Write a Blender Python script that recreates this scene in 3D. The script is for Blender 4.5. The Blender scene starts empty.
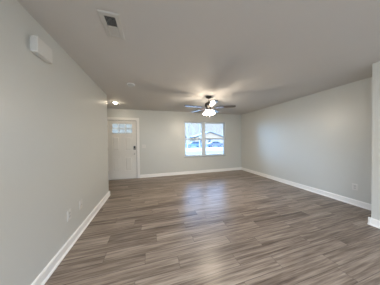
import bpy, bmesh, math, random
from mathutils import Vector, Matrix
random.seed(7)
S = bpy.context.scene
COL = S.collection
PI = math.pi

# ------------------------------------------------------------------ camera
cam_d = bpy.data.cameras.new('camera'); cam = bpy.data.objects.new('camera', cam_d); COL.objects.link(cam)
yaw, pitch, roll, F_PX, CAM_H = 0.2817, -0.0137, -0.0116, 136.477, 1.3179
fw = Vector((math.sin(yaw)*math.cos(pitch), math.cos(yaw)*math.cos(pitch), math.sin(pitch)))
r0 = Vector((math.cos(yaw), -math.sin(yaw), 0)); u0 = r0.cross(fw)
rt = math.cos(roll)*r0 + math.sin(roll)*u0
up = -math.sin(roll)*r0 + math.cos(roll)*u0
m = Matrix((rt, up, -fw)).transposed().to_4x4(); m.translation = (0, 0, CAM_H)
cam.matrix_world = m
cam_d.sensor_width = 36; cam_d.lens = F_PX/380*36; cam_d.clip_start = 0.02; cam_d.clip_end = 500
S.camera = cam

# ------------------------------------------------------------------ world, sun, exposure
W = bpy.data.worlds.new('sky'); S.world = W; W.use_nodes = True
nt = W.node_tree; nt.nodes.clear()
wo = nt.nodes.new('ShaderNodeOutputWorld'); bg = nt.nodes.new('ShaderNodeBackground')
tc = nt.nodes.new('ShaderNodeTexCoord'); sp = nt.nodes.new('ShaderNodeSeparateXYZ'); rp = nt.nodes.new('ShaderNodeValToRGB')
nt.links.new(tc.outputs['Generated'], sp.inputs[0]); nt.links.new(sp.outputs['Z'], rp.inputs[0])
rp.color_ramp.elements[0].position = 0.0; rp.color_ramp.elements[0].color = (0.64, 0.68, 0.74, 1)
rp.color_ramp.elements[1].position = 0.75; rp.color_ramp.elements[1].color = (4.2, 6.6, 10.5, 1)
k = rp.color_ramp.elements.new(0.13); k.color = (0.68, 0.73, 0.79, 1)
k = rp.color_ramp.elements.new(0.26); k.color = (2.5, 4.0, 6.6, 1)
# blue patch added to the unseen sky at left, to light the right wall
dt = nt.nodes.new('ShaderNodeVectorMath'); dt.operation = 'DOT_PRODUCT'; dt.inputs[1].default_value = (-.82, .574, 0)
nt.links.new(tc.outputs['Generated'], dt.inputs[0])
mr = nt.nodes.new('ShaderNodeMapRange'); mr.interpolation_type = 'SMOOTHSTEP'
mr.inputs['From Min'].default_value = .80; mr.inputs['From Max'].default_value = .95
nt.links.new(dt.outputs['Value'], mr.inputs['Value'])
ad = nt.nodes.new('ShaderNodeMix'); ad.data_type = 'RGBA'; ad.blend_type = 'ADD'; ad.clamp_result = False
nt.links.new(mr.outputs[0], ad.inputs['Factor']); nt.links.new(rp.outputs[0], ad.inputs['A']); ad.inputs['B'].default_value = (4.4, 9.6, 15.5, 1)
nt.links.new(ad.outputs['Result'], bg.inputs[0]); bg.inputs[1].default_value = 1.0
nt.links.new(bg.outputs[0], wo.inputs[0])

def light(name, kind, loc, rot, energy, color=(1, 1, 1), **kw):
    d = bpy.data.lights.new(name, kind); d.energy = energy; d.color = color
    for k, v in kw.items(): setattr(d, k, v)
    o = bpy.data.objects.new(name, d); o.location = loc; o.rotation_euler = rot; COL.objects.link(o)
    return o
# sun stands behind the house, over its roof, and lights the street front
light('sun', 'SUN', (0, -10, 20), (math.radians(48), 0, math.radians(-14)), 3.5, (1, .95, .86), angle=math.radians(2))
# fill light behind the unseen rear glass door, added to brighten the room
light('rear_fill', 'AREA', (1.2, -3.75, 1.2), (PI/2, 0, 0), 50, (.94, .98, 1.0), shape='RECTANGLE', size=3.4, size_y=2.2)
# fill light at an unseen side opening, added to brighten the right wall
light('side_fill', 'AREA', (-3.55, -1.9, 1.35), (PI/2, 0, -PI/2), 45, (.94, .98, 1.0), shape='RECTANGLE', size=2.3, size_y=1.5)
# fill light under the unseen ceiling, added without a fixture to brighten the walls
light('overhead_fill', 'AREA', (.0, -1.7, 2.42), (0, 0, 0), 125, (.97, .99, 1.0), shape='RECTANGLE', size=1.6, size_y=1.0)
pt = light('front_window_portal', 'AREA', (2.178, 5.36, 1.367), (-PI/2, 0, 0), 1, shape='RECTANGLE', size=1.75, size_y=1.37)
pt.data.cycles.is_portal = True
S.view_settings.view_transform = 'Standard'; S.view_settings.look = 'None'
S.view_settings.exposure = 0.42; S.view_settings.gamma = 1.0; S.view_settings.use_curve_mapping = False
try:
    S.cycles.max_bounces = 10; S.cycles.diffuse_bounces = 8; S.cycles.use_denoising = True
    S.cycles.transparent_max_bounces = 12; S.cycles.caustics_reflective = False; S.cycles.caustics_refractive = False
    S.cycles.sample_clamp_indirect = 6
except Exception: pass

# ------------------------------------------------------------------ materials
def mat(name, color, rough=.5, metal=0, spec=.5, emit=None, estr=0, var=0.0, vscale=8, bump=0.0, bscale=200, coat=0):
    M = bpy.data.materials.new(name); M.use_nodes = True
    n = M.node_tree.nodes; l = M.node_tree.links; b = n['Principled BSDF']
    b.inputs['Base Color'].default_value = (*color, 1); b.inputs['Roughness'].default_value = rough
    b.inputs['Metallic'].default_value = metal; b.inputs['Specular IOR Level'].default_value = spec
    b.inputs['Coat Weight'].default_value = coat
    if emit:
        b.inputs['Emission Color'].default_value = (*emit, 1); b.inputs['Emission Strength'].default_value = estr
    t = n.new('ShaderNodeTexCoord')
    if var:
        nz = n.new('ShaderNodeTexNoise'); nz.inputs['Scale'].default_value = vscale; nz.inputs['Detail'].default_value = 4
        l.new(t.outputs['Object'], nz.inputs['Vector'])
        mx = n.new('ShaderNodeMix'); mx.data_type = 'RGBA'
        mx.inputs['A'].default_value = (*[c*(1-var) for c in color], 1); mx.inputs['B'].default_value = (*[min(1, c*(1+var)) for c in color], 1)
        l.new(nz.outputs['Fac'], mx.inputs['Factor']); l.new(mx.outputs['Result'], b.inputs['Base Color'])
    if bump:
        nb = n.new('ShaderNodeTexNoise'); nb.inputs['Scale'].default_value = bscale; nb.inputs['Detail'].default_value = 3
        l.new(t.outputs['Object'], nb.inputs['Vector'])
        bp = n.new('ShaderNodeBump'); bp.inputs['Strength'].default_value = bump; bp.inputs['Distance'].default_value = .002
        l.new(nb.outputs['Fac'], bp.inputs['Height']); l.new(bp.outputs['Normal'], b.inputs['Normal'])
    return M

WALL_C = (.59, .60, .575)
M_wall = mat('wall_paint', WALL_C, .38, spec=.65, var=.012, vscale=3, bump=.06, bscale=160)
M_ceil = mat('ceiling_paint', (.61, .592, .57), .75, spec=.3, var=.015, vscale=3, bump=.25, bscale=90)
M_trim = mat('white_trim_paint', (.86, .85, .83), .35, var=.01)
M_door = mat('white_door_paint', (.78, .765, .73), .4, var=.01)
M_vinyl = mat('daylight_tinted_vinyl', (.70, .76, .82), .35, var=.01)  # white vinyl with the blue of daylight put into its colour
M_plastic = mat('white_plastic', (.68, .675, .65), .35, var=.01)
M_ivory = mat('off_white_plastic', (.58, .58, .565), .35, var=.01)
M_vent = mat('white_enamel_metal', (.56, .548, .52), .45, var=.02)
M_dark = mat('void_shade', (.02, .02, .02), .7, var=.1)  # near-black that stands in for the shade inside the vent
M_slot = mat('dark_slot', (.05, .05, .05), .6, var=.1)
M_black = mat('black_lock_plastic', (.015, .015, .017), .35, var=.1)
M_nickel = mat('brushed_nickel', (.55, .53, .5), .32, metal=1, var=.06, vscale=30)
M_bronze = mat('dark_fan_metal', (.10, .095, .09), .3, metal=.8, var=.1, vscale=20)
M_shade = mat('lit_frosted_glass', (.9, .88, .84), .4, emit=(1.0, .86, .68), estr=7, var=.02)
_n = M_shade.node_tree.nodes; _l = M_shade.node_tree.links
_t = _n.new('ShaderNodeBsdfTransparent'); _m = _n.new('ShaderNodeMixShader'); _m.inputs[0].default_value = .5
_l.new(_n['Principled BSDF'].outputs[0], _m.inputs[1]); _l.new(_t.outputs[0], _m.inputs[2]); _l.new(_m.outputs[0], _n['Material Output'].inputs[0])
M_led = mat('lit_diffuser', (.9, .88, .84), .4, emit=(1.0, .84, .62), estr=140, var=.02)
M_sill = mat('shade_grey_sill', (.40, .42, .42), .3, var=.08, vscale=14)  # grey put in for the shaded front edge of the sill
M_strip = mat('gap_shade_grey', (.12, .11, .10), .8, var=.1)  # dark grey for the shade line in the door gap
M_rubber = mat('rubber', (.03, .03, .03), .8, var=.15)

def wood_blade():
    M = mat('espresso_wood', (.035, .018, .014), .16, coat=.3)
    n = M.node_tree.nodes; l = M.node_tree.links; b = n['Principled BSDF']
    t = n.new('ShaderNodeTexCoord'); mp = n.new('ShaderNodeMapping'); mp.inputs['Scale'].default_value = (3, 60, 10)
    nz = n.new('ShaderNodeTexNoise'); nz.inputs['Scale'].default_value = 1; nz.inputs['Detail'].default_value = 5
    mx = n.new('ShaderNodeMix'); mx.data_type = 'RGBA'
    mx.inputs['A'].default_value = (.022, .011, .009, 1); mx.inputs['B'].default_value = (.055, .027, .02, 1)
    l.new(t.outputs['Object'], mp.inputs['Vector']); l.new(mp.outputs[0], nz.inputs['Vector'])
    l.new(nz.outputs['Fac'], mx.inputs['Factor']); l.new(mx.outputs['Result'], b.inputs['Base Color'])
    return M
M_blade = wood_blade()

def glass(name, tint=(.93, .97, 1.0), haze=0.0, hz=(.85, .9, .95)):
    M = bpy.data.materials.new(name); M.use_nodes = True
    n = M.node_tree.nodes; l = M.node_tree.links; n.clear()
    o = n.new('ShaderNodeOutputMaterial'); tr = n.new('ShaderNodeBsdfTransparent'); gl = n.new('ShaderNodeBsdfGlossy')
    tr.inputs[0].default_value = (*tint, 1); gl.inputs['Roughness'].default_value = .03
    fr = n.new('ShaderNodeFresnel'); fr.inputs[0].default_value = 1.45
    mx = n.new('ShaderNodeMixShader')
    l.new(fr.outputs[0], mx.inputs[0]); l.new(tr.outputs[0], mx.inputs[1]); l.new(gl.outputs[0], mx.inputs[2])
    last = mx
    if haze:
        df = n.new('ShaderNodeBsdfTranslucent'); df.inputs[0].default_value = (*hz, 1)
        m2 = n.new('ShaderNodeMixShader'); m2.inputs[0].default_value = haze
        l.new(mx.outputs[0], m2.inputs[1]); l.new(df.outputs[0], m2.inputs[2]); last = m2
    l.new(last.outputs[0], o.inputs[0])
    return M
M_glass = glass('clear_glass'); M_obscure = glass('frosted_lite_glass', (.85, .80, .74), .5, (.36, .31, .25))

def floor_mat():
    M = bpy.data.materials.new('vinyl_plank'); M.use_nodes = True
    n = M.node_tree.nodes; l = M.node_tree.links; b = n['Principled BSDF']
    def math_(op, a, bb=None, c=None):
        k = n.new('ShaderNodeMath'); k.operation = op
        for i, v in enumerate((a, bb, c)):
            if v is None: continue
            if isinstance(v, (int, float)): k.inputs[i].default_value = v
            else: l.new(v, k.inputs[i])
        return k.outputs[0]
    t = n.new('ShaderNodeTexCoord'); s = n.new('ShaderNodeSeparateXYZ'); l.new(t.outputs['Object'], s.inputs[0])
    X, Y = s.outputs['X'], s.outputs['Y']
    yr = math_('DIVIDE', math_('ADD', Y, 10.03), .152); row = math_('FLOOR', yr); fy = math_('FRACT', yr)
    wn = n.new('ShaderNodeTexWhiteNoise'); wn.noise_dimensions = '1D'; l.new(row, wn.inputs['W'])
    xr = math_('ADD', math_('DIVIDE', X, 1.05), math_('MULTIPLY', wn.outputs['Value'], 9.7)); colr = math_('FLOOR', xr); fx = math_('FRACT', xr)
    cv = n.new('ShaderNodeCombineXYZ'); l.new(row, cv.inputs[0]); l.new(colr, cv.inputs[1])
    w2 = n.new('ShaderNodeTexWhiteNoise'); w2.noise_dimensions = '2D'; l.new(cv.outputs[0], w2.inputs['Vector'])
    ID = w2.outputs['Value']
    def streak(sx, sy, off, det, rough=.6, dist=0.0):
        c = n.new('ShaderNodeCombineXYZ')
        l.new(math_('ADD', math_('MULTIPLY', X, sx), math_('MULTIPLY', ID, 37+off)), c.inputs[0])
        l.new(math_('ADD', math_('MULTIPLY', Y, sy), off), c.inputs[1]); l.new(math_('MULTIPLY', ID, 11), c.inputs[2])
        z = n.new('ShaderNodeTexNoise'); z.inputs['Scale'].default_value = 1; z.inputs['Detail'].default_value = det
        z.inputs['Roughness'].default_value = rough; z.inputs['Distortion'].default_value = dist
        l.new(c.outputs[0], z.inputs['Vector']); return z.outputs['Fac']
    g1 = streak(1.0, 24, 3.1, 3, .55, .7); g2 = streak(3.5, 85, 8.7, 4, .6)
    # tone: plank id + broad streaks + fine grain
    g3 = streak(.9, 11, 5.3, 2, .5, 1.2)
    v = math_('ADD', math_('MULTIPLY', ID, .17), math_('ADD', math_('MULTIPLY', g1, .95), math_('ADD', math_('MULTIPLY', g3, .45), math_('MULTIPLY', g2, .85))))
    v = math_('SUBTRACT', v, .765)
    r = n.new('ShaderNodeValToRGB'); l.new(v, r.inputs[0]); e = r.color_ramp.elements
    e[0].position = .10; e[0].color = (.075, .053, .041, 1); e[1].position = .92; e[1].color = (.50, .42, .34, 1)
    for pos, c in ((.34, (.18, .139, .110, 1)), (.52, (.28, .226, .182, 1)), (.70, (.38, .315, .255, 1))):
        k = e.new(pos); k.color = c
    gy = math_('MINIMUM', fy, math_('SUBTRACT', 1, fy)); gx = math_('MINIMUM', fx, math_('SUBTRACT', 1, fx))
    seam = math_('MAXIMUM', math_('LESS_THAN', gy, .016), math_('LESS_THAN', gx, .0018))
    mx = n.new('ShaderNodeMix'); mx.data_type = 'RGBA'; l.new(math_('MULTIPLY', seam, .65), mx.inputs['Factor'])
    l.new(r.outputs[0], mx.inputs['A']); mx.inputs['B'].default_value = (.05, .037, .03, 1)
    l.new(mx.outputs['Result'], b.inputs['Base Color'])
    l.new(math_('ADD', .27, math_('MULTIPLY', g2, .12)), b.inputs['Roughness'])
    b.inputs['Specular IOR Level'].default_value = .22
    bp = n.new('ShaderNodeBump'); bp.inputs['Strength'].default_value = .12; bp.inputs['Distance'].default_value = .001
    l.new(math_('SUBTRACT', g2, seam), bp.inputs['Height']); l.new(bp.outputs['Normal'], b.inputs['Normal'])
    return M
M_floor = floor_mat()

# ------------------------------------------------------------------ mesh helpers
def box(bm, x0, y0, z0, x1, y1, z1):
    vs = [bm.verts.new(c) for c in ((x0,y0,z0),(x1,y0,z0),(x1,y1,z0),(x0,y1,z0),(x0,y0,z1),(x1,y0,z1),(x1,y1,z1),(x0,y1,z1))]
    for f in ((0,3,2,1),(4,5,6,7),(0,1,5,4),(1,2,6,5),(2,3,7,6),(3,0,4,7)): bm.faces.new([vs[i] for i in f])
    return vs
def BM(): return bmesh.new()
def bbox(x0, y0, z0, x1, y1, z1, bev=0, seg=2):
    bm = BM(); box(bm, min(x0,x1), min(y0,y1), min(z0,z1), max(x0,x1), max(y0,y1), max(z0,z1))
    if bev: bmesh.ops.bevel(bm, geom=bm.edges[:], offset=bev, segments=seg, affect='EDGES', profile=.6)
    return bm
def lathe(prof, seg=32, axis='Z', center=(0, 0, 0), caps=True):
    bm = BM(); rings = []
    for r, z in prof:
        ring = []
        for i in range(seg):
            a = 2*PI*i/seg
            x, y = r*math.cos(a), r*math.sin(a)
            p = {'Z': (x, y, z), 'Y': (x, z, y), 'X': (z, x, y)}[axis]
            ring.append(bm.verts.new(Vector(p)+Vector(center)))
        rings.append(ring)
    for a, b in zip(rings, rings[1:]):
        for i in range(seg): bm.faces.new((a[i], a[(i+1) % seg], b[(i+1) % seg], b[i]))
    if caps:
        bm.faces.new(rings[0][::-1]); bm.faces.new(rings[-1])
    bmesh.ops.recalc_face_normals(bm, faces=bm.faces[:])
    return bm
def tube(bm, pts, rad, seg=10):
    pts = [Vector(p) for p in pts]
    if isinstance(rad, (int, float)): rad = [rad]*len(pts)
    prev = None; ref = None
    for i, p in enumerate(pts):
        d = (pts[min(i+1, len(pts)-1)]-pts[max(i-1, 0)]).normalized()
        if ref is None: ref = d.orthogonal().normalized()
        ref = (ref-d*ref.dot(d)).normalized(); o = d.cross(ref)
        ring = [bm.verts.new(p+(ref*math.cos(2*PI*k/seg)+o*math.sin(2*PI*k/seg))*rad[i]) for k in range(seg)]
        if prev:
            for k in range(seg): bm.faces.new((prev[k], prev[(k+1) % seg], ring[(k+1) % seg], ring[k]))
        else: bm.faces.new(ring[::-1])
        prev = ring
    bm.faces.new(prev)
def prism(poly, a0, a1, plane='YZ'):
    """polygon in a plane extruded along the remaining axis"""
    bm = BM()
    def P(u, v, w): return {'YZ': (w, u, v), 'XZ': (u, w, v), 'XY': (u, v, w)}[plane]
    A = [bm.verts.new(P(u, v, a0)) for u, v in poly]; B = [bm.verts.new(P(u, v, a1)) for u, v in poly]
    k = len(poly)
    for i in range(k): bm.faces.new((A[i], A[(i+1) % k], B[(i+1) % k], B[i]))
    bm.faces.new(A[::-1]); bm.faces.new(B)
    bmesh.ops.recalc_face_normals(bm, faces=bm.faces[:])
    return bm
def obj(name, bm, m, parent=None, smooth=False, loc=None, rot=None):
    me = bpy.data.meshes.new(name); bm.normal_update(); bm.to_mesh(me); bm.free()
    if smooth:
        for p in me.polygons: p.use_smooth = True
        try: me.set_sharp_from_angle(angle=math.radians(40))
        except Exception: pass
    me.materials.append(m)
    o = bpy.data.objects.new(name, me); COL.objects.link(o)
    if loc: o.location = loc
    if rot: o.rotation_euler = rot
    if parent: o.parent = parent
    return o
def struct(o): o['kind'] = 'structure'; return o
def empty(name, loc, rot=(0, 0, 0)):
    o = bpy.data.objects.new(name, None); o.location = loc; o.rotation_euler = rot; o.empty_display_size = .1; COL.objects.link(o); return o
def tag(o, label, cat, group=None):
    o['label'] = label; o['category'] = cat
    if group: o['group'] = group
    return o
def thing(name, loc, label, cat, group=None, rot=(0, 0, 0)): return tag(empty(name, loc, rot), label, cat, group)
def copy_tree(o, parent=None):
    c = o.copy(); COL.objects.link(c)
    if parent: c.parent = parent
    for ch in list(o.children): copy_tree(ch, c)
    return c

# ------------------------------------------------------------------ room shell
L, R, D, EL, RS, YS, H = -0.995, 3.882, 5.1975, 3.732, 3.2215, 1.2205, 2.44
HX = -2.25          # hall's left wall
XD, YL = -3.4, -.25  # dining side wall behind the camera, rear end of the left wall
YB = -3.4           # rear wall
T = .14
struct(obj('floor', bbox(XD-T, YB-T, -.12, R+T, D+T, 0), M_floor))
struct(obj('ceiling', bbox(XD-T, YB-T, H, R+T, D+T, H+.12), M_ceil))
struct(obj('wall_left', bbox(L-T, YL, 0, L, EL, H), M_wall))
struct(obj('wall_hall_side', bbox(HX, EL-T, 0, L-T, EL, H), M_wall))
struct(obj('wall_hall_end', bbox(HX-T, EL-T, 0, HX, D, H), M_wall))
struct(obj('wall_right', bbox(R, YS, 0, R+T, D, H), M_wall))
struct(obj('wall_right_jog', bbox(RS, YB, 0, R+T, YS, H), M_wall))
DX0, DX1, DZ = -1.392, -.478, 2.045       # front door slab
WX0, WX1, WZ0, WZ1 = 1.285, 3.072, .681, 2.072
JB = .03
bm = BM(); y0, y1 = D, D+T
for a in ((HX-T, 0, DX0-JB, H), (DX0-JB, DZ+JB, DX1+JB, H), (DX1+JB, 0, WX0, H), (WX0, 0, WX1, WZ0), (WX0, WZ1, WX1, H), (WX1, 0, R+T, H)):
    box(bm, a[0], y0, a[1], a[2], y1, a[3])
struct(obj('wall_back', bm, M_wall))
bm = BM(); gx0, gx1, gz = -.4, 2.8, 2.1
for a in ((XD-T, 0, gx0, H), (gx0, gz, gx1, H), (gx1, 0, R+T, H)): box(bm, a[0], YB-T, a[1], a[2], YB, a[3])
struct(obj('wall_rear', bm, M_wall))
bm = BM()
for a in ((YB, 0, -3.0, H), (-3.0, 0, -.8, .6), (-3.0, 2.1, -.8, H), (-.8, 0, YL, H)): box(bm, XD-T, a[0], a[1], XD, a[2], a[3])  # window opening added for the side fill light
struct(obj('wall_dining_side', bm, M_wall))
struct(obj('wall_dining_front', bbox(XD-T, YL, 0, L-T, YL+T, H), M_wall))

BASE = [(0, 0), (.030, 0), (.029, .010), (.024, .018), (.016, .022), (.015, .092), (.011, .102), (.008, .108), (0, .110)]
def baseboard(name, p0, p1, nrm):
    p0, p1, nrm = Vector((*p0, 0)), Vector((*p1, 0)), Vector((*nrm, 0))
    bm = BM(); A = []; B = []
    for u, v in BASE:
        A.append(bm.verts.new(p0+nrm*u+Vector((0, 0, v)))); B.append(bm.verts.new(p1+nrm*u+Vector((0, 0, v))))
    k = len(BASE)
    for i in range(k): bm.faces.new((A[i], A[(i+1) % k], B[(i+1) % k], B[i]))
    bm.faces.new(A[::-1]); bm.faces.new(B); bmesh.ops.recalc_face_normals(bm, faces=bm.faces[:])
    return struct(obj(name, bm, M_trim))
CW = .075  # casing width
baseboard('baseboard_left', (L, YL), (L, EL+.028), (1, 0))
baseboard('baseboard_hall', (HX, EL), (L+.028, EL), (0, 1))
baseboard('baseboard_hall_end', (HX, EL), (HX, D), (1, 0))
baseboard('baseboard_back', (DX1+JB-.008+CW, D), (R, D), (0, -1))
baseboard('baseboard_back_hall', (HX, D), (DX0-JB+.008-CW, D), (0, -1))
baseboard('baseboard_right', (R, YS), (R, D), (-1, 0))
baseboard('baseboard_jog', (RS, YB), (RS, YS+.028), (-1, 0))
baseboard('baseboard_jog_return', (RS-.028, YS), (R, YS), (0, 1))

# unseen rear glass door, added as the opening for the rear fill light
gd = struct(empty('added_rear_door', ((gx0+gx1)/2, YB, 0)))
def child(name, bm, m, par, **kw):
    """bm in world coordinates -> child of an unrotated empty"""
    bmesh.ops.translate(bm, verts=bm.verts, vec=-Vector(par.location)); return obj(name, bm, m, par, **kw)
bm = BM()
for a in ((gx0, 0, gx0+.06, gz), (gx1-.06, 0, gx1, gz), (gx0+.06, gz-.06, gx1-.06, gz), (gx0+.06, 0, gx1-.06, .05), ((gx0+gx1)/2-.05, .05, (gx0+gx1)/2+.05, gz-.06)):
    box(bm, a[0], YB-.10, a[1], a[2], YB-.04, a[3])
child('frame', bm, M_vinyl, gd)
for a, b in ((gx0+.06, (gx0+gx1)/2-.05), ((gx0+gx1)/2+.05, gx1-.06)):
    child('pane', bbox(a, YB-.075, .05, b, YB-.069, gz-.06), M_glass, gd)

# ------------------------------------------------------------------ front window: two double-hung units
wn = struct(empty('window_1', ((WX0+WX1)/2, D, WZ0)))
yf0, yf1 = D+.055, D+.125
mc = (WX0+WX1)/2 - .075+.0   # mullion centre
mc = 2.112; MW = .05
bm = BM(); fwid = .014
for a in ((WX0, WZ0, WX0+fwid, WZ1), (WX1-fwid, WZ0, WX1, WZ1), (WX0+fwid, WZ1-fwid, WX1-fwid, WZ1), (WX0+fwid, WZ0, WX1-fwid, WZ0+fwid), (mc-MW, WZ0+fwid, mc+MW, WZ1-fwid)):
    box(bm, a[0], yf0, a[1], a[2], yf1, a[3])
child('frame', bm, M_vinyl, wn)
zm = 1.378
for ux0, ux1 in ((WX0+fwid, mc-MW), (mc+MW, WX1-fwid)):
    for low in (True, False):
        z0, z1 = (WZ0+fwid, zm+.030) if low else (zm-.030, WZ1-fwid)
        ya, yb = (yf0+.006, yf0+.032) if low else (yf0+.036, yf0+.062)
        st = .037
        bm = BM()
        for a in ((ux0, z0, ux0+st, z1), (ux1-st, z0, ux1, z1), (ux0+st, z1-st, ux1-st, z1), (ux0+st, z0, ux1-st, z0+st)):
            box(bm, a[0], ya, a[1], a[2], yb, a[3])
        sash = child('sash', bm, M_vinyl, wn)
        p = obj('pane', bbox(ux0+st, (ya+yb)/2-.003, z0+st, ux1-st, (ya+yb)/2+.003, z1-st), M_glass)
        for v in p.data.vertices: v.co -= Vector(wn.location)
        p.parent = sash
        if low:
            bm = bbox((ux0+ux1)/2-.03, ya-.004, z1, (ux0+ux1)/2+.03, yb-.006, z1+.012, .003)
            lk = child('sash_lock', bm, M_vinyl, wn)
sl = child('sill', bbox(WX0-.035, D-.032, WZ0-.022, WX1+.035, yf0, WZ0, .005), M_sill, wn)

# ------------------------------------------------------------------ front door
dr = struct(empty('door_1', ((DX0+DX1)/2, D, 0)))
ys0, ys1 = D+.022, D+.066   # slab
LX0, LX1, LZ0, LZ1 = -1.255, -.625, 1.600, 1.935   # glazed opening
bm = BM()
for a in ((DX0, .012, LX0, DZ-.004), (LX1, .012, DX1, DZ-.004), (LX0, .012, LX1, LZ0), (LX0, LZ1, LX1, DZ-.004)):
    box(bm, a[0]+(.003 if a[0] == DX0 else 0), ys0, a[1], a[2]-(.003 if a[2] == DX1 else 0), ys1, a[3])
bmesh.ops.remove_doubles(bm, verts=bm.verts, dist=1e-5)
child('slab', bm, M_door, dr)
def ring(bm, x0, z0, x1, z1, w, ya, yb):
    for a in ((x0, z0, x1, z0+w), (x0, z1-w, x1, z1), (x0, z0+w, x0+w, z1-w), (x1-w, z0+w, x1, z1-w)):
        box(bm, a[0], ya, a[1], a[2], yb, a[3])
bm = BM(); ring(bm, LX0-.028, LZ0-.028, LX1+.028, LZ1+.028, .034, ys0-.012, ys0+.004)
lf = child('lite_frame', bm, M_door, dr)
bm = BM()
for k in (1, 2): box(bm, LX0+(LX1-LX0)*k/3-.009, ys0-.004, LZ0, LX0+(LX1-LX0)*k/3+.009, ys1-.004, LZ1)
for a, b in ((0, 1), (1, 2), (2, 3)):
    box(bm, LX0+(LX1-LX0)*a/3+(.009 if a else 0), ys0-.004, (LZ0+LZ1)/2-.009, LX0+(LX1-LX0)*b/3-(.009 if b < 3 else 0), ys1-.004, (LZ0+LZ1)/2+.009)
child('muntin', bm, M_door, dr)
child('lite_pane', bbox(LX0, (ys0+ys1)/2-.003, LZ0, LX1, (ys0+ys1)/2+.003, LZ1), M_obscure, dr)
for x0, x1 in ((-1.262, -1.000), (-.872, -.610)):
    for z0, z1 in ((.985, 1.515), (.275, .790)):
        bm = BM()
        # sunken moulding channel read as a frame plus raised bevelled field
        ring(bm, x0, z0, x1, z1, .020, ys0-.013, ys0+.002)
        i = .042; o = .062
        A = [bm.verts.new(c) for c in ((x0+i, ys0+.001, z0+i), (x1-i, ys0+.001, z0+i), (x1-i, ys0+.001, z1-i), (x0+i, ys0+.001, z1-i))]
        B = [bm.verts.new(c) for c in ((x0+o, ys0-.012, z0+o), (x1-o, ys0-.012, z0+o), (x1-o, ys0-.012, z1-o), (x0+o, ys0-.012, z1-o))]
        for k in range(4): bm.faces.new((A[k], A[(k+1) % 4], B[(k+1) % 4], B[k]))
        bm.faces.new(B)
        child('door_panel', bm, M_door, dr)
bm = BM()
for a in ((DX0-JB, 0, DX0-.002, DZ+JB), (DX1+.006, 0, DX1+JB, DZ+JB), (DX0-.002, DZ+.006, DX1+.006, DZ+JB)):
    box(bm, a[0], D, a[1], a[2], D+T, a[3])
child('jamb', bm, M_trim, dr)
bm = BM(); rv = .008
xa, xb, zt = DX0-JB+rv, DX1+JB-rv, DZ+JB-rv
for a in ((xa-CW, 0, xa, zt+CW), (xb, 0, xb+CW, zt+CW), (xa, zt, xb, zt+CW)):
    box(bm, a[0], D-.016, a[1], a[2], D, a[3])
bmesh.ops.bevel(bm, geom=[e for e in bm.edges if all(v.co.y < D-.01 for v in e.verts)], offset=.005, segments=2, affect='EDGES')
child('casing', bm, M_trim, dr)
bm = BM()
for a in ((DX0+.003, DZ-.004, DX1-.003, DZ+.006), (DX1-.003, .012, DX1+.006, DZ+.006)): box(bm, a[0], D+.006, a[1], a[2], D+.070, a[3])
child('gap_shade_strip', bm, M_strip, dr)  # added strip, painted dark like the shaded gap around the slab
child('threshold', bbox(DX0, D-.02, 0, DX1, D+.1, .011, .004), M_nickel, dr)
for z in (.26, 1.06, 1.84):
    bm = BM(); tube(bm, [(DX0-.001, D+.002, z-.05), (DX0-.001, D+.002, z+.05)], .008, 10)
    box(bm, DX0-.012, D+.004, z-.05, DX0+.012, D+.013, z+.05)
    child('hinge', bm, M_nickel, dr)
kx = -.545
bm = bbox(kx-.034, ys0-.026, 1.015, kx+.034, ys0, 1.150, .012, 3)
kp = child('deadbolt', bm, M_black, dr, smooth=True); kp['label'] = 'black keypad deadbolt'
bm = lathe([(.013, -.040), (.013, -.024)], 16, 'Y', (kx, ys0, 1.045))
box(bm, kx-.006, ys0-.054, 1.025, kx+.006, ys0-.040, 1.065)
tn = obj('thumb_turn', bm, M_nickel)
for v in tn.data.vertices: v.co -= Vector(dr.location)
tn.parent = kp
bm = lathe([(.006, -.066), (.024, -.064), (.030, -.052), (.027, -.040), (.012, -.030), (.011, -.012), (.032, -.010), (.034, 0)], 24, 'Y', (kx, ys0, .872))
kn = child('door_knob', bm, M_nickel, dr, smooth=True); kn['label'] = 'satin nickel door knob'

# ------------------------------------------------------------------ ceiling register, two-way louvres
vx0, vx1, vy0, vy1 = -.422, -.250, 1.338, 1.655
vt = thing('ceiling_vent', ((vx0+vx1)/2, (vy0+vy1)/2, H), 'white louvred ceiling register with one dark open half', 'vent')
bm = BM(); fr = .042
A = [(vx0, vy0), (vx1, vy0), (vx1, vy1), (vx0, vy1)]; zt = H
def loop(ins, z): return [bm.verts.new(c) for c in ((vx0+ins, vy0+ins, z), (vx1-ins, vy0+ins, z), (vx1-ins, vy1-ins, z), (vx0+ins, vy1-ins, z))]
lp = [loop(0, H), loop(.001, H-.004), loop(.008, H-.009), loop(fr-.004, H-.010), loop(fr, H-.004), loop(fr, H-.001)]
for a, b in zip(lp, lp[1:]):
    for k in range(4): bm.faces.new((a[k], a[(k+1) % 4], b[(k+1) % 4], b[k]))
bmesh.ops.recalc_face_normals(bm, faces=bm.faces[:])
child('frame', bm, M_vent, vt)
child('duct_shade', bbox(vx0+fr, vy0+fr, H-.0015, vx1-fr, vy1-fr, H-.0005), M_dark, vt)  # flat black sheet painted as the unlit hollow behind the louvres
ym = (vy0+vy1)/2
child('divider', bbox(vx0+fr, ym-.005, H-.011, vx1-fr, ym+.005, H-.002), M_vent, vt)
nl = 8
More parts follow.
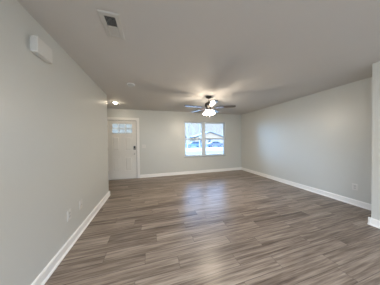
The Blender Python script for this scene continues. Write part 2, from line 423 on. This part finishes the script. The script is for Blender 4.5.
for half, (a, b, sgn) in enumerate(((vy0+fr, ym-.005, 1), (ym+.005, vy1-fr, -1))):
    for k in range(nl):
        y = a+(b-a)*(k+.5)/nl; w = .0042 if sgn > 0 else .0075
        # near half leans so one looks up between the blades, far half shows its blade faces
        dy, dz = (.0035, .0045) if sgn > 0 else (-.0050, .0030)
        bm = BM()
        P = [(y-dy, H-.0065-dz+.003), (y+dy, H-.0065+dz-.000), (y+dy+.0008, H-.0065+dz-.001), (y-dy+.0008, H-.0065-dz+.002)]
        bm = prism(P, vx0+fr, vx1-fr, 'YZ')
        child('louvre', bm, M_vent, vt)
for y in (vy0+.014, vy1-.014):
    child('screw', lathe([(.0045, -.0115), (.005, -.009)], 12, 'Z', ((vx0+vx1)/2, y, H)), M_vent, vt)

# ------------------------------------------------------------------ smoke detector
sd = thing('smoke_detector', (-.351, 2.915, H), 'round white smoke detector on the ceiling near the left wall', 'smoke detector')
obj('base', lathe([(.076, 0), (.076, -.010), (.070, -.012)], 40), M_trim, sd, True)
obj('cover', lathe([(.062, -.012), (.064, -.018), (.060, -.028), (.045, -.034), (.020, -.036), (.001, -.036)], 40), M_ivory, sd, True)
obj('sounder_grille', lathe([(.020, -.0355), (.018, -.039), (.001, -.039)], 24), M_ivory, sd, True)
obj('indicator_light', lathe([(.004, -.033), (.004, -.0365), (.001, -.0375)], 10, 'Z', (.040, -.01, 0)), M_slot, sd, True)

# ------------------------------------------------------------------ entry downlight
dl = thing('recessed_light', (-.95, 4.381, H), 'small lit round ceiling light above the front door entry', 'ceiling light')
obj('trim_ring', lathe([(.082, 0), (.084, -.006), (.076, -.012), (.042, -.010), (.040, -.002)], 40, caps=False), M_plastic, dl, True)
obj('diffuser', lathe([(.041, -.004), (.041, -.014), (.036, -.028), (.022, -.038), (.001, -.041)], 32), M_led, dl, True)

# ------------------------------------------------------------------ door chime on the left wall
ch = thing('door_chime', (L, 1.67, 2.19), 'white door chime box mounted high on the left wall', 'door chime')
cy0, cy1, cz0, cz1, cd = 1.490, 1.815, 2.105, 2.245, .058
cy0, cy1, cz0, cz1 = 1.528, 1.720, 2.110, 2.252
child('back_plate', bbox(L, cy0+.006, cz0+.006, L+.012, cy1-.006, cz1-.006), M_ivory, ch)
child('cover', bbox(L+.012, cy0, cz0, L+cd, cy1, cz1, .006, 3), M_plastic, ch)
for k in range(5):
    x = L+.016+k*.008
    child('grille_bar', bbox(x, cy0-.003, cz0+.014, x+.004, cy0+.002, cz1-.014, .001, 1), M_ivory, ch)

# ------------------------------------------------------------------ outlets and switch
def outlet(name, loc, rz, label, kind='duplex', group=None):
    """plate in local XZ, facing local -Y"""
    t = thing(name, loc, label, {'switch': 'light switch', 'jack': 'wall jack'}.get(kind, 'wall outlet'), group, (0, 0, rz))
    w = .125 if kind == 'switch' else .080
    obj('plate', bbox(-w/2, -.007, -.062, w/2, 0, .062, .003), M_plastic, t)
    if kind == 'duplex':
        for s in (-1, 1):
            sk = obj('socket', bbox(-.017, -.0105, s*.021-.015, .017, -.007, s*.021+.015, .002), M_ivory, t)
            for dx, h in ((-.007, .006), (.007, .005)):
                obj('slot', bbox(dx-.0015, -.0112, s*.021+.003-h, dx+.0015, -.0102, s*.021+.003+h), M_slot, sk)
        obj('screw', lathe([(.0035, -.0085), (.0035, -.006)], 10, 'Y'), M_nickel, t)
    elif kind == 'jack':
        obj('jack', lathe([(.004, -.018), (.0055, -.017), (.0055, -.010), (.009, -.009), (.009, -.006)], 16, 'Y'), M_nickel, t)
        for s in (-1, 1): obj('screw', lathe([(.0035, -.0085), (.0035, -.006)], 10, 'Y', (0, 0, s*.042)), M_plastic, t)
    else:
        for s in (-1, 1):
            obj('toggle', bbox(s*.024-.005, -.020, -.004, s*.024+.005, -.005, .014, .002), M_plastic, t)
            obj('collar', bbox(s*.024-.008, -.0085, -.014, s*.024+.008, -.006, .014, .001), M_ivory, t)
            for q in (-1, 1): obj('screw', lathe([(.003, -.0085), (.003, -.006)], 10, 'Y', (s*.024, 0, q*.030)), M_plastic, t)
    return t
outlet('wall_outlet', (L, 2.055, .405), PI/2, 'white duplex outlet low on the left wall, the one nearer the camera')
outlet('cable_jack', (L, 2.352, .405), PI/2, 'white jack plate low on the left wall, the one nearer the front door', 'jack')
outlet('wall_outlet', (R, 1.680, .36), -PI/2, 'white duplex outlet low on the right wall near the projecting corner')
outlet('light_switch', (-.232, D, 1.13), 0, 'white double light switch plate beside the front door', 'switch')

# ------------------------------------------------------------------ ceiling fan
FX, FY, DR = 1.441, 3.23, .03
fan = thing('ceiling_fan', (FX, FY, H), 'dark five bladed ceiling fan with lit glass shades', 'ceiling fan')
obj('canopy', lathe([(.078, 0), (.078, -.012), (.066, -.034), (.040, -.052), (.020, -.056)], 40), M_bronze, fan, True)
obj('downrod', lathe([(.013, -.05), (.013, -.125-DR)], 20), M_bronze, fan, True)
obj('motor_housing', lathe([(r, z-DR) for r, z in ((.022, -.115), (.050, -.122), (.085, -.140), (.098, -.165), (.100, -.205), (.092, -.232), (.070, -.248), (.060, -.262))], 40), M_bronze, fan, True)
obj('switch_housing', lathe([(r, z-DR) for r, z in ((.060, -.262), (.056, -.300), (.048, -.318), (.030, -.330), (.004, -.338))], 32), M_bronze, fan, True)
BLADE_Z = -.262-DR; A0 = math.radians(-29)
def blade_bm():
    # outline along +X, rounded tip
    up_ = [(.175, .050), (.24, .058), (.40, .065), (.56, .068), (.625, .064), (.652, .048), (.662, .020)]
    out = up_+[(x, -y) for x, y in reversed(up_)]
    return prism(out, -.006, .003, 'XY')
def iron_bm():
    bm = BM()
    P = [(.060, .018), (.10, .016), (.150, .018), (.185, .042), (.235, .046), (.260, .030)]
    pol = P+[(x, -y) for x, y in reversed(P)]
    b2 = prism(pol, .003, .008, 'XY'); return b2
proto_b = None
for k in range(5):
    a = A0+k*2*PI/5
    if proto_b is None:
        proto_b = obj('blade', blade_bm(), M_blade, fan)
        ir = obj('blade_iron', iron_bm(), M_bronze, proto_b)
        b = proto_b
    else: b = copy_tree(proto_b, fan)
    b.location = (0, 0, BLADE_Z)
    b.rotation_euler = Matrix.Rotation(a, 3, 'Z').to_euler() if False else (Matrix.Rotation(a, 3, 'Z') @ Matrix.Rotation(math.radians(-5), 3, 'X')).to_euler()
proto_s = None
for k in range(4):
    a = math.radians(35)+k*PI/2
    if proto_s is None:
        bm = BM(); tube(bm, [(.030, 0, -.306), (.062, 0, -.300), (.082, 0, -.312), (.090, 0, -.335)], .008, 10)
        s = proto_s = obj('lamp_arm', bm, M_bronze, fan, True)
        # bell shade around a tilted axis
        bm = lathe([(.020, 0), (.026, -.012), (.036, -.030), (.046, -.062), (.052, -.088), (.060, -.108), (.056, -.104), (.046, -.080), (.030, -.030), (.002, -.010)], 28)
        bmesh.ops.rotate(bm, verts=bm.verts, cent=(0, 0, 0), matrix=Matrix.Rotation(math.radians(-20), 3, 'Y'))
        bmesh.ops.translate(bm, verts=bm.verts, vec=(.088, 0, -.328))
        sh = obj('lamp_shade', bm, M_shade, s, True); sh['label'] = 'lit frosted glass shade'
        ld = bpy.data.lights.new('bulb', 'POINT'); ld.energy = 20; ld.color = (1.0, .86, .68); ld.shadow_soft_size = .02
        lb = bpy.data.objects.new('bulb', ld); lb.location = (.090, 0, -.428); COL.objects.link(lb); lb.parent = s
    else: s = copy_tree(proto_s, fan)
    s.rotation_euler = (0, 0, a); s.location = (0, 0, -DR)
bm = BM(); tube(bm, [(.02, -.02, -.33-DR), (.02, -.02, -.50-DR)], .0015, 6)
pc = obj('pull_chain', bm, M_nickel, fan)
obj('pull_knob', lathe([(.003, 0), (.007, -.010), (.006, -.026), (.002, -.032)], 12, 'Z', (.02, -.02, -.50-DR)), M_nickel, pc, True)

# ------------------------------------------------------------------ outside: ground, street, houses, cars, trees
GZ = -.35
M_lawn = mat('pale_winter_lawn', (0.16, 0.155, 0.13), .95, spec=.1, var=.25, vscale=.6, bump=.3, bscale=4)
M_walk = mat('pale_concrete', (0.266, 0.259, 0.248), .9, spec=.2, var=.08, vscale=1.5)
M_road = mat('blue_grey_asphalt', (0.108, 0.130, 0.166), .8, spec=.3, var=.1, vscale=2)
M_tan = mat('tan_siding', (.34, .255, .18), .8, spec=.2, var=.05, vscale=4)
M_pale = mat('pale_grey_siding', (0.252, 0.259, 0.263), .8, spec=.2, var=.05, vscale=4)
M_green = mat('sage_siding', (0.216, 0.241, 0.223), .8, spec=.2, var=.05, vscale=4)
M_roof = mat('pale_grey_shingle', (.20, .23, .27), .9, spec=.2, var=.15, vscale=6)
M_wht = mat('exterior_white_trim', (0.306, 0.306, 0.306), .6, var=.02)
M_winG = mat('dark_window_glass', (0.036, 0.058, 0.086), .08, var=.1)
M_garage = mat('white_garage_door', (0.295, 0.295, 0.295), .6, var=.02)
M_carb = mat('blue_car_paint', (0.11, 0.19, 0.29), .25, coat=.6, var=.03)
M_carp = mat('grey_blue_car_paint', (0.122, 0.144, 0.223), .25, coat=.6, var=.03)
M_bark = mat('grey_bark', (.30, .29, .27), .9, spec=.1, var=.25, vscale=10)
struct(obj('lawn', bbox(-45, D+T+.02, GZ-.2, 60, 20.0, GZ), M_lawn))
struct(obj('sidewalk', bbox(-45, 20.0, GZ-.2, 60, 30.0, GZ+.02), M_walk))
struct(obj('street', bbox(-45, 30.0, GZ-.2, 60, 38.0, GZ-.05), M_road))
struct(obj('far_lawn', bbox(-45, 38.0, GZ-.2, 60, 120, GZ), M_lawn))
struct(obj('porch_slab', bbox(-3.2, D+T, GZ, 1.0, D+2.2, -.06), M_walk))

def house(x0, w, y, msid, label, eave=3.0, gable=1.7, d=8):
    t = thing('house', (x0+w/2, y, GZ), label, 'house')
    h = w/2
    obj('wall', bbox(-h, 0, 0, h, d, eave), msid, t)
    obj('gable', prism([(-h, eave), (h, eave), (0, eave+gable)], 0, d, 'XZ'), msid, t)
    for s in (-1, 1):
        obj('roof_slope', prism([(0, eave+gable+.02), (0, eave+gable+.22), (s*(h+.5), eave-.5*gable/h+.2), (s*(h+.5), eave-.5*gable/h)], -.4, d+.4, 'XZ'), M_roof, t)
    for wx, wz, ww, wh in ((-h*.72, .9, 1.1, 1.4), (-h*.02, .9, 1.0, 1.4)):
        fo = BM(); 
        for a in ((wx-ww/2-.1, wz-.1, wx+ww/2+.1, wz), (wx-ww/2-.1, wz+wh, wx+ww/2+.1, wz+wh+.1), (wx-ww/2-.1, wz, wx-ww/2, wz+wh), (wx+ww/2, wz, wx+ww/2+.1, wz+wh), (wx-ww/2, wz+wh/2-.04, wx+ww/2, wz+wh/2+.04)):
            box(fo, a[0], -.06, a[1], a[2], 0, a[3])
        f = obj('window', fo, M_wht, t)
        obj('pane', bbox(wx-ww/2, -.03, wz, wx+ww/2, -.001, wz+wh), M_winG, f)
    g = BM(); box(g, h*.1, -.05, 0, h*.9, 0, 2.3)
    for k in range(4):
        for q in range(4):
            box(g, h*.1+h*.8*(q+.1)/4, -.08, .1+.55*k, h*.1+h*.8*(q+.9)/4, -.05, .5+.55*k)
    obj('garage_door', g, M_garage, t)
    obj('front_door', bbox(-h*.42, -.05, 0, -h*.42+.95, 0, 2.1, .02), M_wht, t)
    return t
house(-16, 10.5, 45, M_pale, 'pale grey house across the street, seen behind the front door glass')
house(2.5, 9.5, 46, M_green, 'sage grey house across the street, behind the left window unit')
house(15.2, 10.5, 45, M_tan, 'tan house across the street, behind the right window unit')
house(28.5, 10.5, 46, M_pale, 'pale grey house across the street, far right of the tan house')

def car(x, y, mp, label, flip=1):
    t = thing('car', (x, y, GZ-.05), label, 'car', None, (0, 0, 0 if flip > 0 else PI))
    body = [(-2.2, .35), (-2.25, .62), (-2.15, .86), (-1.2, .95), (1.25, .98), (2.0, .98), (2.2, .80), (2.22, .40), (1.9, .28), (-1.95, .28)]
    bm = prism(body, -.88, .88, 'XZ'); bmesh.ops.bevel(bm, geom=bm.edges[:], offset=.06, segments=2, affect='EDGES')
    obj('body', bm, mp, t, True)
    cab = [(-1.15, .94), (-.45, 1.42), (1.0, 1.44), (1.75, .96)]
    bm = prism(cab, -.76, .76, 'XZ'); bmesh.ops.bevel(bm, geom=bm.edges[:], offset=.05, segments=2, affect='EDGES')
    obj('cabin', bm, mp, t, True)
    for s in (-1, 1):
        gl = [(-.98, .99), (-.40, 1.36), (.22, 1.38), (.22, .99)]; g2 = [(.30, .99), (.30, 1.38), (.95, 1.38), (1.45, 1.0)]
        for q in (gl, g2): obj('side_window', prism(q, s*.762, s*.772, 'XZ'), M_winG, t)
    for wx in (-1.38, 1.35):
        for s in (-1, 1):
            wh = obj('wheel', lathe([(.20, -.11), (.31, -.11), (.33, -.08), (.33, .08), (.31, .11), (.20, .11)], 28, 'Y', (wx, s*.80, .33)), M_rubber, t, True)
            obj('hubcap', lathe([(.19, -.118), (.19, .118)], 20, 'Y', (wx, s*.80, .33)), M_nickel, wh, True)
    return t
car(10.4, 32.6, M_carb, 'blue car parked across the street, left of the window mullion')
car(16.4, 32.6, M_carp, 'grey-blue car parked across the street, right of the window mullion', -1)

def tree(x, y, h, seed, label, group='bare trees in the front yards', dep=2):
    rnd = random.Random(seed)
    t = thing('bare_tree', (x, y, GZ), label, 'tree', group)
    bm = BM()
    tube(bm, [(0, 0, 0), (.05, .02, h*.3), (-.04, .03, h*.62), (.02, 0, h)], [.16, .12, .08, .02], 8)
    obj('trunk', bm, M_bark, t, True)
    bm = BM()
    def br(p, d, ln, r, dep):
        q = p+d*ln*.5+Vector((rnd.uniform(-.1, .1), rnd.uniform(-.1, .1), .05))*ln; e = q+(d+Vector((0, 0, .35))).normalized()*ln*.5
        tube(bm, [p, q, e], [r, r*.7, r*.3], 5)
        if dep:
            for _ in range(3):
                nd = (d+Vector((rnd.uniform(-.8, .8), rnd.uniform(-.8, .8), rnd.uniform(0, .7)))).normalized()
                br(q.lerp(e, rnd.random()), nd, ln*.55, r*.45, dep-1)
    for k in range(11):
        z = h*(.28+.62*k/11); a = k*2.4+rnd.random()
        br(Vector((0, 0, z)), Vector((math.cos(a), math.sin(a), .7)).normalized(), h*.23*(1.15-k/14), .05, dep)
    obj('branches', bm, M_bark, t)
    return t
tree(6.6, 24.5, 7.2, 1, 'bare grey tree at the left edge of the window view')
tree(9.9, 27.0, 7.8, 2, 'bare grey tree near the middle of the left window unit')
tree(15.8, 40.5, 8.5, 3, 'bare grey tree in front of the tan house')

rnd = random.Random(5)
protos = []
for k in range(22):
    x, y = -18+k*2.9+rnd.uniform(-.3, .3), (56, 64)[k % 2]+rnd.uniform(-.6, .6); lab = 'tall bare tree in the pale wood behind the far houses'
    if k < 4: protos.append(tree(x, y, 8.5+k*.6, 40+k, lab, 'bare trees of the wood'))
    else:
        c = copy_tree(protos[k % 4]); c.location = (x, y, GZ); c.rotation_euler = (0, 0, rnd.uniform(0, 6.28)); sc_ = rnd.uniform(.9, 1.15); c.scale = (sc_, sc_, sc_)
